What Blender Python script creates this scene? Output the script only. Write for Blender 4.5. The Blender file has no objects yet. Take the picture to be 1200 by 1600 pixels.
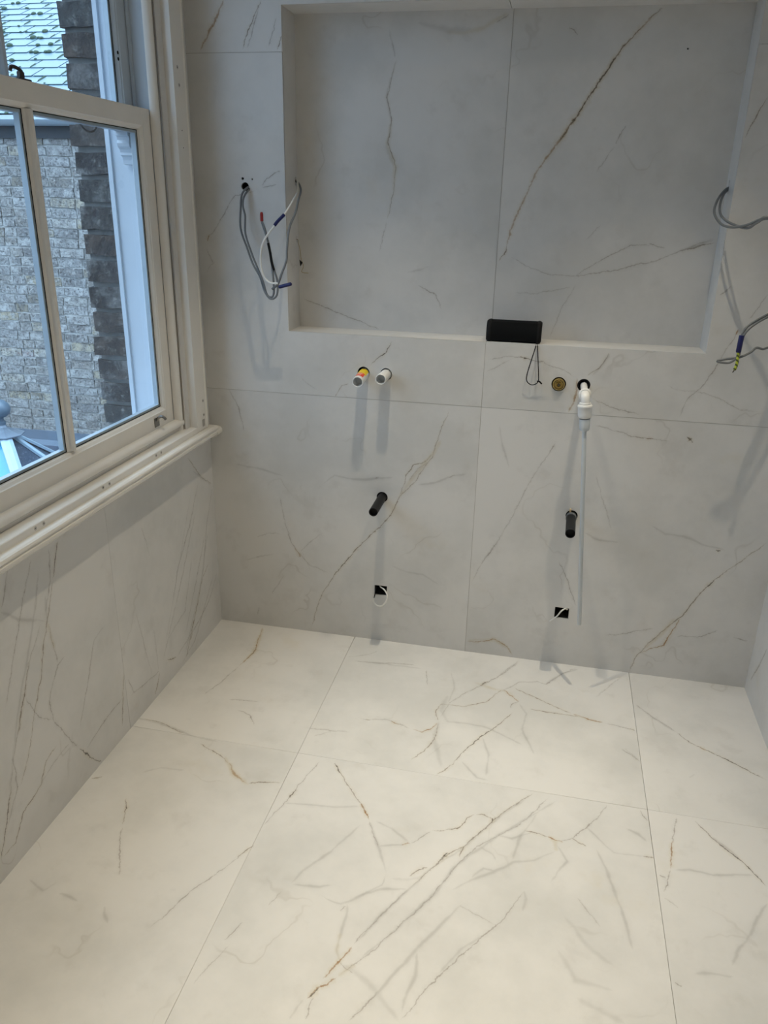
import bpy, bmesh, math, random
from mathutils import Vector, Matrix, geometry
random.seed(7)

# ------------------------------------------------------------------ camera
CX, CY, CZ = 1.37280257, -2.96178836, 1.80509208
YAW, PITCH, ROLL, FPX = 0.20522637, 0.37513372, 0.02217971, 1220.16743
_cy, _sy, _cp, _sp = math.cos(YAW), math.sin(YAW), math.cos(PITCH), math.sin(PITCH)
FW = Vector((-_sy*_cp, _cy*_cp, -_sp))
_r = Vector((_cy, _sy, 0)); _u = _r.cross(FW)
RT = math.cos(ROLL)*_r + math.sin(ROLL)*_u
UP = -math.sin(ROLL)*_r + math.cos(ROLL)*_u
CAMP = Vector((CX, CY, CZ))
scene = bpy.context.scene
cam_d = bpy.data.cameras.new('camera'); cam = bpy.data.objects.new('camera', cam_d)
scene.collection.objects.link(cam); scene.camera = cam
cam_d.sensor_fit = 'HORIZONTAL'; cam_d.sensor_width = 36; cam_d.lens = 36*FPX/1200
cam_d.clip_start = 0.02
m = Matrix((RT, UP, -FW)).transposed().to_4x4(); m.translation = CAMP
cam.matrix_world = m

# ------------------------------------------------------------------ light
scene.view_settings.view_transform = 'Standard'; scene.view_settings.look = 'None'
scene.view_settings.gamma = 1; scene.view_settings.use_curve_mapping = False
scene.view_settings.exposure = -0.08
W = bpy.data.worlds.new('sky'); scene.world = W; W.use_nodes = True
nt = W.node_tree; nt.nodes.clear()
wo = nt.nodes.new('ShaderNodeOutputWorld'); bg = nt.nodes.new('ShaderNodeBackground')
tc = nt.nodes.new('ShaderNodeTexCoord'); sp = nt.nodes.new('ShaderNodeSeparateXYZ')
rp = nt.nodes.new('ShaderNodeValToRGB')   # even overcast: brightness rises from horizon to zenith, dull ground below
els = rp.color_ramp.elements
els[0].position = 0.0; els[0].color = (.10, .13, .16, 1)
els[1].position = 1.0; els[1].color = (.80, 1.06, 1.32, 1)
for p_, c_ in ((.49, (.10, .13, .16)), (.51, (.175, .26, .37)), (.75, (.43, .59, .80))):
    e_ = els.new(p_); e_.color = (*c_, 1)
mr = nt.nodes.new('ShaderNodeMath'); mr.operation = 'MULTIPLY_ADD'; mr.inputs[1].default_value = .5; mr.inputs[2].default_value = .5
nt.links.new(tc.outputs['Generated'], sp.inputs[0]); nt.links.new(sp.outputs['Z'], mr.inputs[0]); nt.links.new(mr.outputs[0], rp.inputs[0])
nt.links.new(rp.outputs[0], bg.inputs['Color']); bg.inputs['Strength'].default_value = 5.0
nt.links.new(bg.outputs[0], wo.inputs[0])

CEIL = 3.1
LAMPC = (1.0, .885, .67)
def downlight(x, y, e, wide):
    for nm, power, spread in (('lamp_beam', e, 62), ('lamp_spill', wide, 170)):
        l = bpy.data.lights.new(nm, 'AREA'); l.shape = 'DISK'; l.size = .03
        l.energy = power; l.color = LAMPC; l.spread = math.radians(spread)
        o = bpy.data.objects.new(nm, l); scene.collection.objects.link(o); o.location = (x, y, CEIL-.012)
LAMPS = [(.80, -.62), (1.62, -.62), (.80, -1.95), (1.62, -1.95), (1.2, -3.2)]
for (lx, ly) in LAMPS: downlight(lx, ly, 4.0, .27)

# ------------------------------------------------------------------ projection helpers (photo pixel -> point on a real plane)
def at(px, py, ax, val):
    d = FW + RT*((px-600)/FPX) - UP*((py-800)/FPX)
    return CAMP + d*((val-CAMP[ax])/d[ax])
def wy(px, py, y=0.0): return at(px, py, 1, y)

# ------------------------------------------------------------------ object helpers
col = scene.collection
def link_mesh(name, me, mat=None, parent=None):
    o = bpy.data.objects.new(name, me); col.objects.link(o)
    if mat is not None:
        me.materials.clear(); me.materials.append(mat)
    if parent is not None: o.parent = parent
    return o
def from_bm(name, bm, mat=None, parent=None, smooth=False):
    bmesh.ops.recalc_face_normals(bm, faces=bm.faces)
    if smooth:
        for f in bm.faces: f.smooth = True
        for e in bm.edges:
            if len(e.link_faces) == 2 and e.calc_face_angle() > .7: e.smooth = False
    me = bpy.data.meshes.new(name); bm.to_mesh(me); bm.free()
    return link_mesh(name, me, mat, parent)
def tag(o, label=None, cat=None, group=None, kind=None):
    for k, v in (('label', label), ('category', cat), ('group', group), ('kind', kind)):
        if v: o[k] = v
    return o
def empty(name, loc, label, cat, group=None):
    o = bpy.data.objects.new(name, None); col.objects.link(o); o.location = loc; o.empty_display_size = .02
    return tag(o, label, cat, group)
def keep(o, parent):   # parent an object modelled in world coordinates under an offset Empty
    o.parent = parent; o.matrix_parent_inverse = Matrix.Translation(-parent.location); return o
def add_box(bm, x0, x1, y0, y1, z0, z1):
    vs = [bm.verts.new((x, y, z)) for x in (x0, x1) for y in (y0, y1) for z in (z0, z1)]
    for f in ((0,1,3,2),(4,6,7,5),(0,4,5,1),(2,3,7,6),(0,2,6,4),(1,5,7,3)): bm.faces.new([vs[i] for i in f])
    return vs
def box(name, x0, x1, y0, y1, z0, z1, mat, parent=None, bev=0.0):
    bm = bmesh.new(); add_box(bm, min(x0,x1), max(x0,x1), min(y0,y1), max(y0,y1), min(z0,z1), max(z0,z1))
    if bev: bmesh.ops.bevel(bm, geom=bm.edges[:], offset=bev, segments=2, affect='EDGES', profile=.5)
    return from_bm(name, bm, mat, parent, smooth=bool(bev))
def prism(name, pts, axis, a, b, mat, parent=None, smooth=False):
    """2-D profile swept along an axis. pts are the two other coordinates, in axis order."""
    bm = bmesh.new()
    def P(p, t):
        v = list(p); v.insert(axis, t); return v
    A = [bm.verts.new(P(p, a)) for p in pts]; B = [bm.verts.new(P(p, b)) for p in pts]
    n = len(pts)
    for i in range(n): bm.faces.new((A[i], A[(i+1)%n], B[(i+1)%n], B[i]))
    bm.faces.new(A); bm.faces.new(B[::-1])
    return from_bm(name, bm, mat, parent, smooth)
def frame_of(d):
    d = d.normalized(); a = Vector((0,0,1)) if abs(d.z) < .9 else Vector((1,0,0))
    u = d.cross(a).normalized(); return u, d.cross(u).normalized()
def add_lathe(bm, p0, p1, prof, seg=28):
    """prof: list of (t, r), t in metres from p0 along p0->p1; open ends allowed (r may fold back for pipes)"""
    p0 = Vector(p0); d = (Vector(p1)-p0).normalized(); u, v = frame_of(d)
    rings = []
    for (t, r) in prof:
        if r <= 1e-6: rings.append([bm.verts.new(p0+d*t)])
        else: rings.append([bm.verts.new(p0+d*t+(u*math.cos(2*math.pi*k/seg)+v*math.sin(2*math.pi*k/seg))*r) for k in range(seg)])
    for A, B in zip(rings, rings[1:]):
        for k in range(seg):
            k2 = (k+1) % seg
            q = [A[k % len(A)], A[k2 % len(A)], B[k2 % len(B)], B[k % len(B)]]
            q2 = []
            for w in q:
                if w not in q2: q2.append(w)
            if len(q2) > 2: bm.faces.new(q2)
def lathe(name, p0, p1, prof, mat, parent=None, seg=28):
    bm = bmesh.new(); add_lathe(bm, p0, p1, prof, seg); return from_bm(name, bm, mat, parent, smooth=True)
def catmull(pts, n=6):
    pts = [Vector(p) for p in pts]
    if len(pts) < 3: return pts
    P = [pts[0]*2-pts[1]]+pts+[pts[-1]*2-pts[-2]]; out = []
    for i in range(1, len(P)-2):
        a, b, c, d = P[i-1:i+3]
        for k in range(n):
            t = k/n
            out.append(.5*((2*b)+(c-a)*t+(2*a-5*b+4*c-d)*t*t+(3*b-a-3*c+d)*t**3))
    return out+[pts[-1]]
def add_tube(bm, pts, r, seg=10, sm=6):
    path = catmull(pts, sm) if sm else [Vector(p) for p in pts]
    prev = None; u = None
    for i, p in enumerate(path):
        d = (path[min(i+1, len(path)-1)]-path[max(i-1, 0)])
        if d.length < 1e-7: d = Vector((0,0,1))
        d.normalize()
        if u is None: u, v = frame_of(d)
        else:
            u = (u-d*u.dot(d)).normalized(); v = d.cross(u)
        ring = [bm.verts.new(p+(u*math.cos(2*math.pi*k/seg)+v*math.sin(2*math.pi*k/seg))*r) for k in range(seg)]
        if prev:
            for k in range(seg): bm.faces.new((prev[k], prev[(k+1)%seg], ring[(k+1)%seg], ring[k]))
        else: bm.faces.new(ring[::-1])
        prev = ring
    bm.faces.new(prev)
def tube(name, pts, r, mat, parent=None, seg=10, sm=6):
    bm = bmesh.new(); add_tube(bm, pts, r, seg, sm); return from_bm(name, bm, mat, parent, smooth=True)

# sheet with holes: 2-D curve fill, extruded; mapped on a plane
def sheet_mesh(outer, holes, thick, to3):
    cu = bpy.data.curves.new('c', 'CURVE'); cu.dimensions = '2D'; cu.fill_mode = 'BOTH'; cu.extrude = thick/2
    for lp in [outer]+holes:
        s = cu.splines.new('POLY'); s.points.add(len(lp)-1); s.use_cyclic_u = True
        for k, (a, b) in enumerate(lp): s.points[k].co = (a, b, 0, 1)
    o = bpy.data.objects.new('c', cu)
    me = bpy.data.meshes.new_from_object(o)
    bpy.data.objects.remove(o); bpy.data.curves.remove(cu)
    bm = bmesh.new(); bm.from_mesh(me); bpy.data.meshes.remove(me)
    bmesh.ops.remove_doubles(bm, verts=bm.verts, dist=1e-6)
    for v in bm.verts: v.co = Vector(to3(v.co.x, v.co.y, v.co.z+thick/2))
    return bm
def sheet(name, outer, holes, thick, to3, mat, parent=None):
    return from_bm(name, sheet_mesh(outer, holes, thick, to3), mat, parent)
def rect(a0, a1, b0, b1): return [(a0,b0),(a1,b0),(a1,b1),(a0,b1)]
def circ(cx, cy, r, n=24): return [(cx+r*math.cos(2*math.pi*k/n), cy+r*math.sin(2*math.pi*k/n)) for k in range(n)]

# ------------------------------------------------------------------ materials
class NT:
    def __init__(s, name):
        s.m = bpy.data.materials.new(name); s.m.use_nodes = True; s.t = s.m.node_tree
        s.b = s.t.nodes['Principled BSDF']; s.n = s.t.nodes; s.l = s.t.links
    def math(s, op, a, b=None, c=None, clamp=False):
        k = s.n.new('ShaderNodeMath'); k.operation = op; k.use_clamp = clamp
        for i, v in enumerate((a, b, c)):
            if v is None: continue
            if isinstance(v, (int, float)): k.inputs[i].default_value = v
            else: s.l.new(v, k.inputs[i])
        return k.outputs[0]
    def vec(s, op, a, b=None):
        k = s.n.new('ShaderNodeVectorMath'); k.operation = op
        for i, v in enumerate((a, b)):
            if v is None: continue
            if isinstance(v, (tuple, list, Vector)): k.inputs[i].default_value = tuple(v)
            else: s.l.new(v, k.inputs[i])
        return k.outputs['Value'] if op in ('DOT_PRODUCT', 'LENGTH') else k.outputs[0]
    def noise(s, vec, scale, detail=3, rough=.55, out='Fac', dist=0):
        k = s.n.new('ShaderNodeTexNoise'); k.inputs['Scale'].default_value = scale
        k.inputs['Detail'].default_value = detail; k.inputs['Roughness'].default_value = rough
        k.inputs['Distortion'].default_value = dist
        if vec is not None: s.l.new(vec, k.inputs['Vector'])
        return k.outputs[out]
    def maprange(s, v, a, b, c, d, smooth=False):
        k = s.n.new('ShaderNodeMapRange'); k.interpolation_type = 'SMOOTHSTEP' if smooth else 'LINEAR'
        s.l.new(v, k.inputs[0])
        for i, q in enumerate((a, b, c, d)):
            if isinstance(q, (int, float)): k.inputs[i+1].default_value = q
            else: s.l.new(q, k.inputs[i+1])
        return k.outputs[0]
    def mix(s, f, a, b, mode='MIX'):
        k = s.n.new('ShaderNodeMix'); k.data_type = 'RGBA'; k.blend_type = mode
        for i, v in ((0, f), (6, a), (7, b)):
            if isinstance(v, (int, float)): k.inputs[i].default_value = v
            elif isinstance(v, (tuple, list)): k.inputs[i].default_value = (*v[:3], 1)
            else: s.l.new(v, k.inputs[i])
        return k.outputs[2]
    def coord(s, w='Object'):
        k = s.n.new('ShaderNodeTexCoord'); return k.outputs[w]
    def rand(s):
        k = s.n.new('ShaderNodeObjectInfo'); return k.outputs['Random']
    def ramp(s, v, stops):
        k = s.n.new('ShaderNodeValToRGB'); cr = k.color_ramp
        while len(cr.elements) < len(stops): cr.elements.new(.5)
        for e, (p, c) in zip(cr.elements, stops): e.position = p; e.color = (*c, 1)
        s.l.new(v, k.inputs[0]); return k.outputs[0]
    def bump(s, h, strength=.3, dist=.002):
        k = s.n.new('ShaderNodeBump'); k.inputs['Strength'].default_value = strength
        k.inputs['Distance'].default_value = dist; s.l.new(h, k.inputs['Height'])
        s.l.new(k.outputs[0], s.b.inputs['Normal'])
    def fin(s, color=None, rough=.5, metal=0, spec=None):
        if color is not None:
            if isinstance(color, (tuple, list)): s.b.inputs['Base Color'].default_value = (*color[:3], 1)
            else: s.l.new(color, s.b.inputs['Base Color'])
        if isinstance(rough, (int, float)): s.b.inputs['Roughness'].default_value = rough
        else: s.l.new(rough, s.b.inputs['Roughness'])
        s.b.inputs['Metallic'].default_value = metal
        if spec is not None: s.b.inputs['Specular IOR Level'].default_value = spec
        return s.m
def simple(name, c, rough=.5, metal=0, var=.06, scale=30, spec=None, bump=0):
    N = NT(name); co = N.coord()
    f = N.noise(co, scale, 3)
    c2 = tuple(max(0, q*(1-var*2)) for q in c)
    cc = N.mix(f, c2, tuple(min(1, q*(1+var)) for q in c))
    if bump: N.bump(N.noise(co, scale*4, 2), bump)
    return N.fin(cc, rough, metal, spec)

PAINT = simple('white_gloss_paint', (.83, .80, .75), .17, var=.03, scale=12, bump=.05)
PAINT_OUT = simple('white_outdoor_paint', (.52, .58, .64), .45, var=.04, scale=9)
PLASTER = simple('ceiling_plaster', (.60, .58, .55), .9, var=.02)
BACKING = simple('cavity_shade_board', (.035, .032, .03), .95)  # near-black, paints in the shade of wall holes and slate gaps
GROUT = simple('grey_grout', (.42, .40, .37), .9)
EDGE = simple('tile_edge', (.72, .71, .68), .4)
PVC = simple('white_plastic', (.80, .80, .79), .35, var=.02)
PVCG = simple('pale_grey_plastic', (.60, .64, .67), .4, var=.03)
BLACKP = simple('black_plastic', (.008, .008, .009), .5, var=.2, scale=60, spec=.25)
BLACKR = simple('black_rubber', (.007, .007, .008), .65, spec=.2)
BRASS = simple('brass', (.62, .47, .17), .25, 1.0)
STEEL = simple('dull_steel', (.30, .29, .27), .35, 1.0)
BRONZE = simple('dark_bronze', (.055, .04, .032), .4, .6)
LEAD = simple('lead_sheet', (.20, .25, .31), .35, .2, var=.2, scale=6)
CABG = simple('grey_cable_sheath', (.17, .18, .19), .45)
CABW = simple('white_cable_sheath', (.80, .79, .75), .4)
BLUE = simple('blue_sleeve', (.006, .008, .09), .4)
RED = simple('red_cap', (.28, .008, .008), .4)
FABRIC = simple('black_speaker_mesh', (.004, .005, .006), .8, var=.4, scale=400, bump=.3, spec=.15)
EMIT = NT('lamp_lens'); EMIT.b.inputs['Emission Color'].default_value = (1, .85, .6, 1); EMIT.b.inputs['Emission Strength'].default_value = 8; EMIT = EMIT.fin((.9,.9,.9), .3)

def glass_mat(name, tint, refl=.08, rough=0.0):
    N = NT(name); N.n.remove(N.b)
    out = [k for k in N.n if k.type == 'OUTPUT_MATERIAL'][0]
    tr = N.n.new('ShaderNodeBsdfTransparent'); tr.inputs[0].default_value = (*tint, 1)
    gl = N.n.new('ShaderNodeBsdfGlossy'); gl.inputs['Roughness'].default_value = rough
    fr = N.n.new('ShaderNodeLayerWeight'); fac = N.math('MULTIPLY_ADD', N.math('POWER', fr.outputs['Facing'], 5.0), .9, refl*.5)
    mx = N.n.new('ShaderNodeMixShader')
    N.l.new(fac, mx.inputs[0]); N.l.new(tr.outputs[0], mx.inputs[1]); N.l.new(gl.outputs[0], mx.inputs[2])
    N.l.new(mx.outputs[0], out.inputs[0]); return N.m
GLASS = glass_mat('window_glass', (.965, .985, .99))

# ---- marble: every vein is a traced curve on the tile (Float Curve of the distance along the vein)
VG = (.20, .165, .13); VR = (.30, .17, .07); VS = (.36, .35, .335); VT = (.50, .43, .29); VB = (.10, .085, .07)
KIND = {  # colour, half width, strength, halo width factor, halo strength
 'b': (VB, .0033, .95, 5, .24), 'g': (VG, .0031, .80, 5, .20), 'r': (VR, .0036, .90, 5.0, .32),
 'f': (VG, .0027, .55, 5.5, .15), 's': (VS, .0085, .42, 2.4, .13), 't': (VT, .015, .34, 1.8, .16),
 'S': (VS, .016, .28, 1.7, .10), 'h': (VG, .0022, .34, 5.0, .12), 'o': (VR, .0065, .75, 3.5, .35)}
VEINS = {
 'B': [
  ('g', (704,638,692,664,680,697,677,714,667,725,647,754,624,776,613,801,595,822,563,851,541,876,523,898,502,930,495,951,486,982)),
  ('g', (679,707,663,722,645,727,635,743,631,758,624,776)), ('f', (669,722,652,733,638,754)),
  ('t', (690,685,679,706,655,735,636,758,622,778)), ('b', (520,902,541,876,563,851)),
  ('f', (437,772,445,815,455,847,466,863,484,883,515,896)), ('r', (460,855,466,864,470,872)),
  ('f', (357,607,373,636,382,675)), ('s', (502,758,523,743,559,750,588,747,617,745)), ('f', (585,748,592,745)),
  ('s', (652,758,678,754,710,743,731,741)), ('f', (700,747,712,741)), ('s', (610,883,635,894,660,897,688,915)),
  ('h', (445,897,423,930)), ('h', (380,876,405,870,430,865)), ('s', (366,725,402,731,445,745)),
  ('f', (402,960,405,948)), ('h', (489,898,470,860,500,835,530,860)), ('h', (400,840,420,833,440,834)),
  ('g', (1200,846,1176,864,1144,886,1116,906,1092,930,1068,960,1040,982,1012,1006,992,1028,982,1052)),
  ('r', (1064,964,1052,984,1036,1008,1016,1014,1000,1021)), ('t', (1055,965,1035,990,1005,1015)), ('b', (1100,922,1116,906)),
  ('r', (728,1002,748,1003,772,998,792,1010,802,1025)), ('t', (728,1000,772,998,800,1018)),
  ('f', (928,664,960,672,988,682,1020,686,1048,690)), ('b', (1073,682,1083,692)), ('g', (1074,691,1081,684)), ('g', (1010,685,1022,686)),
  ('h', (868,692,844,728,824,760,800,808,776,848,752,880,736,912)), ('f', (868,692,858,708)), ('f', (779,845,752,882)),
  ('f', (872,876,884,900,900,948)), ('s', (912,832,936,844,968,848)), ('s', (1016,820,1040,834,1068,838,1096,850,1136,860)),
  ('b', (1118,860,1126,861)), ('f', (944,992,960,993,992,986,1024,982)), ('f', (1056,994,1096,995,1124,984)), ('f', (1144,996,1168,1002)),
  ('s', (780,664,786,696,796,732)), ('h', (930,740,945,790,955,830)),
  ('b', (613,533,605,548,588,563,578,570)), ('g', (523,620,534,603,545,599)), ('h', (470,590,495,610)),
  ('f', (761,561,777,559,795,557,813,559,828,562,850,566,865,574,883,579,900,590)), ('b', (812,558,828,562)),
  ('h', (758,582,777,573,800,561)), ('g', (954,550,942,568,934,577,916,588)), ('s', (954,552,942,570,925,588)),
  ('o', (902,590,900,615,894,634,887,646)), ('f', (927,625,945,632,963,639,1000,648)),
  ('f', (1154,514,1147,529,1134,547,1120,571,1102,598,1072,627,1060,653)), ('r', (1154,514,1150,524)),
  ('f', (1200,459,1183,484,1170,500)), ('f', (1123,463,1144,446)), ('h', (1040,601,1053,609,1088,611,1124,623,1157,641,1186,643)),
  ('g', (1200,150,1189,170,1180,186,1171,200,1163,217)),
  ('f', (440,266,433,269,417,278,407,292)), ('f', (433,287,420,292,408,293)), ('f', (400,298,367,306,353,327,340,353,325,374)), ('r', (328,366,324,378)),
  ('h', (321,387,333,411,320,426)),
  ('o', (350,-4,349,0,338,28,324,56,311,81)), ('g', (410,-3,398,21,387,49,378,79)), ('f', (404,10,394,48,386,78)), ('f', (433,25,419,75)), ('g', (440,55,434,79)),
 ],
 'N': [
  ('o', (1036,12,1008,36,972,75,940,123,901,182,868,227,836,273,816,318,797,361,790,390)), ('b', (1008,36,972,75,940,123,901,182,868,227)),
  ('g', (792,382,788,398,779,408)), ('f', (1036,12,1010,33)),
  ('f', (794,400,823,416,862,430,898,432,960,422,1018,409,1070,390,1118,370)), ('g', (1060,394,1090,385,1118,377)), ('s', (1050,396,1118,374)),
  ('f', (898,432,940,406,985,384,1024,383)), ('h', (901,442,875,487,859,527)), ('f', (1012,380,1040,388)),
  ('g', (618,94,605,153,612,188,606,224,618,260,615,299,605,344)), ('h', (608,45,618,94)), ('h', (605,344,592,396)),
  ('t', (612,188,605,224,618,262,615,299)), ('S', (612,188,605,230,616,262)), ('s', (620,90,604,150,612,190)),
  ('t', (797,19,758,42,719,52,693,49)), ('S', (650,35,700,48,740,44)), ('f', (797,20,775,36)),
  ('f', (472,465,517,484,550,497,596,516)), ('f', (651,445,680,461,690,484)), ('s', (634,426,655,422,673,416)),
  ('f', (979,195,960,227)), ('h', (960,227,930,273)), ('h', (803,458,842,458,894,448)), ('f', (888,42,904,55)), ('h', (940,351,914,374)),
 ],
 'F': [
  ('f', (560,1123,577,1124,603,1124,623,1131,643,1139)), ('r', (643,1139,658,1143,673,1140,684,1128)), ('g', (570,1124,579,1125)), ('r', (610,1127,625,1132)),
  ('g', (685,1127,681,1113,687,1101)), ('g', (683,1104,692,1100,723,1104,760,1097,777,1082,788,1077)),
  ('r', (786,1077,800,1088,811,1098)), ('t', (740,1066,773,1077,795,1080)), ('f', (811,1096,800,1100,797,1107)),
  ('b', (802,1113,773,1137,750,1152,727,1172,707,1192)), ('g', (710,1190,695,1203,680,1211)),
  ('g', (685,1127,680,1153,663,1173,640,1189)), ('S', (685,1127,679,1156,690,1200)),
  ('f', (813,1032,787,1052,760,1067,727,1083,703,1098,687,1122)), ('b', (763,1064,752,1070)),
  ('g', (801,1074,832,1088,867,1104,895,1116)), ('r', (893,1115,920,1124,944,1130)), ('f', (944,1130,969,1135,992,1141)), ('g', (982,1137,993,1142)),
  ('g', (825,1107,850,1112,878,1116,909,1121)), ('f', (780,1083,811,1066,839,1065,853,1069,871,1057,901,1043)), ('s', (853,1069,878,1052,905,1045)),
  ('f', (780,1055,811,1032)), ('f', (969,1169,985,1179,999,1190)), ('h', (971,1057,930,1090)), ('s', (811,1098,822,1115,815,1140,835,1180)),
  ('s', (690,1127,730,1130,760,1137,790,1150,817,1165)), ('s', (753,1150,763,1180,760,1213)), ('s', (720,1188,745,1215,765,1220)),
  ('f', (553,1033,590,1036,627,1037,653,1040)), ('f', (666,1046,668,1070)), ('s', (550,1032,600,1037,660,1045)), ('h', (540,1027,573,1023,593,1017)),
  ('f', (477,1137,507,1140,547,1144)), ('h', (490,1150,520,1142)), ('S', (700,1085,690,1110,700,1130)), ('s', (705,1050,710,1075,700,1098)),
  ('f', (992,1100,1021,1121,1057,1144)), ('b', (1056,1143,1077,1160,1102,1171,1130,1184,1161,1200,1200,1220)), ('s', (992,1100,1021,1122,1057,1145)),
  ('r', (1092,1167,1104,1172)), ('s', (1077,1215,1086,1209)), ('h', (975,1168,1002,1192)),
  ('r', (411,980,403,1001,398,1018,373,1041)), ('t', (411,980,405,1000,393,1006)), ('t', (405,1000,398,1018,385,1030)), ('g', (400,1010,397,1020,385,1030)), ('f', (373,1041,350,1062,318,1086)),
  ('f', (356,1093,379,1094,406,1097)), ('f', (370,1109,391,1117,398,1135)), ('g', (224,1122,251,1129,289,1147)), ('s', (205,1120,251,1130,300,1150,345,1160)),
  ('g', (312,1161,338,1176,359,1193)), ('o', (358,1190,366,1210,385,1224)), ('g', (385,1224,415,1222,441,1223)), ('t', (350,1180,366,1210,390,1228)),
  ('g', (197,1246,197,1263,191,1290)), ('b', (197,1258,196,1268)), ('f', (191,1290,187,1310,187,1339,186,1371)),
  ('f', (397,1319,350,1357,303,1389,257,1430,233,1450)), ('g', (397,1319,370,1340)), ('g', (143,1217,160,1214)),
  ('s', (44,1374,67,1392,93,1377)), ('s', (90,1395,122,1409)), ('s', (163,1415,166,1444)), ('s', (220,1207,250,1200,290,1203)),
  ('f', (501,1188,478,1214,459,1237,440,1260,425,1275,410,1293)), ('b', (463,1232,452,1247)),
  ('g', (523,1192,540,1222,555,1243,568,1262,577,1281)), ('r', (562,1253,577,1281)), ('b', (523,1192,533,1210)),
  ('s', (577,1281,583,1303,592,1325,599,1349,603,1364)), ('f', (577,1281,583,1303,592,1325)), ('s', (603,1364,597,1383,566,1399,532,1412,513,1406,499,1397)),
  ('s', (543,1410,542,1433,532,1460,526,1483,530,1502)), ('t', (532,1455,526,1483,532,1504)), ('f', (530,1424,541,1415)),
  ('S', (532,1504,551,1517,574,1535,593,1556,616,1586,624,1600)), ('f', (530,1502,540,1513,552,1520)), ('t', (528,1527,540,1516,556,1506)),
  ('g', (835,1239,808,1255,787,1270,770,1282,747,1303,724,1324,704,1332,685,1347,670,1360,639,1389)), ('f', (639,1389,605,1421,570,1456,551,1477)),
  ('s', (835,1239,787,1270,724,1324,670,1360,605,1421,551,1477)), ('r', (551,1477,530,1502,503,1531)), ('b', (700,1332,685,1347)), ('b', (770,1278,768,1286)),
  ('f', (858,1245,835,1268,808,1291,777,1306,747,1322,716,1349,689,1383,670,1406,639,1433,605,1464,586,1483,559,1502,528,1527)), ('g', (724,1322,718,1340)),
  ('s', (870,1250,835,1272,777,1306,716,1349,670,1406,605,1464,559,1502)), ('r', (528,1527,510,1538,497,1542,478,1561)), ('b', (500,1541,480,1560)),
  ('g', (670,1354,655,1358,640,1371)), ('S', (670,1368,640,1374,609,1372)), ('s', (640,1389,595,1390,560,1400)),
  ('r', (628,1321,641,1317)), ('f', (641,1317,655,1310,674,1298)), ('g', (674,1298,695,1297,716,1295,731,1278,743,1272)), ('g', (743,1272,757,1274,770,1280)),
  ('s', (869,1330,835,1345,800,1347,770,1364,735,1375,704,1391)), ('s', (735,1372,755,1357,775,1362)), ('g', (819,1298,842,1302,856,1307)), ('r', (853,1306,868,1313,880,1316)),
  ('f', (871,1315,894,1310,915,1294,931,1280,950,1257)), ('t', (868,1312,869,1330)), ('g', (893,1309,903,1317,916,1323)), ('s', (750,1322,770,1335,775,1345)),
  ('f', (819,1391,785,1437,747,1471,701,1510,670,1540,643,1575,624,1598)), ('s', (754,1460,716,1487,685,1521)), ('s', (819,1391,822,1405,816,1425)),
  ('s', (724,1410,685,1448,655,1479,624,1513,593,1548,566,1575,543,1598)), ('f', (593,1548,566,1575,543,1598)), ('h', (716,1414,743,1429,773,1446)),
  ('f', (490,1556,478,1594)), ('s', (474,1563,452,1594)), ('s', (440,1255,478,1257,517,1261,566,1260)), ('s', (566,1287,517,1330,474,1360,452,1383)),
  ('s', (586,1283,612,1295,640,1318)), ('s', (590,1322,632,1320)), ('s', (651,1487,649,1525,632,1563,628,1586)), ('s', (777,1306,800,1310,835,1300)),
  ('s', (931,1325,947,1357,962,1398,978,1443,989,1487)), ('s', (915,1291,940,1316,959,1332,997,1337,1021,1340)), ('g', (1005,1338,1021,1340)),
  ('s', (978,1294,997,1303,1010,1316)), ('f', (999,1265,1013,1284)), ('s', (870,1318,885,1345,860,1380)), ('s', (840,1270,815,1305,800,1345)), ('h', (900,1400,940,1450)),
  ('s', (455,1382,500,1385,520,1382)), ('h', (420,1415,440,1392)), ('f', (350,1470,380,1440)), ('h', (298,1540,360,1475)), ('s', (640,1389,600,1425,560,1470)),
  ('b', (1086,1283,1114,1310,1137,1329,1156,1343,1175,1362,1200,1386)), ('s', (1110,1305,1160,1345)),
  ('f', (1057,1276,1053,1300,1050,1318)), ('r', (1051,1312,1049,1335,1048,1358)), ('f', (1048,1358,1042,1379,1038,1395)),
  ('s', (1053,1360,1080,1360,1114,1368,1149,1367,1181,1367)), ('s', (1200,1411,1184,1433,1171,1462,1152,1487,1143,1512)),
  ('s', (1083,1522,1111,1522,1149,1527)), ('f', (1054,1534,1067,1544)), ('h', (1038,1401,1061,1419)), ('f', (1030,1368,1042,1372)),
  ('S', (870,1480,900,1530,960,1550)), ('S', (880,1430,920,1480,960,1510)), ('S', (900,1560,940,1580,980,1600)),
 ],
 'L': [
  ('b', (90,842,83,904)), ('g', (83,904,74,972,68,1006,64,1061,53,1116,47,1167,32,1231)),
  ('f', (76,976,81,1001,91,1036)), ('t', (74,972,81,1001,86,1015)), ('f', (91,1036,83,1065,77,1095,83,1125,102,1146,123,1169)), ('b', (123,1169,140,1182,159,1191)), ('f', (102,1023,90,1040,83,1065)),
  ('f', (49,870,36,938,25,1006,8,1108)), ('f', (64,972,47,1031,38,1082,25,1159,17,1222,13,1265,4,1324)), ('g', (46,1030,38,1082,28,1150)),
  ('s', (0,955,30,968,74,971)), ('f', (147,997,140,1052,125,1137)), ('h', (163,978,147,1000,143,1020)), ('g', (193,1048,192,1082,191,1137)),
  ('f', (191,1091,161,1129,134,1173)), ('g', (89,1165,72,1188,64,1227,36,1271,25,1316,4,1341)), ('h', (110,1160,85,1190,60,1230)),
  ('f', (13,883,2,955)), ('f', (76,857,79,908)), ('f', (80,900,70,960)), ('s', (60,900,50,985,30,1100,14,1240)), ('b', (18,1230,8,1300,2,1345)),
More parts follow.
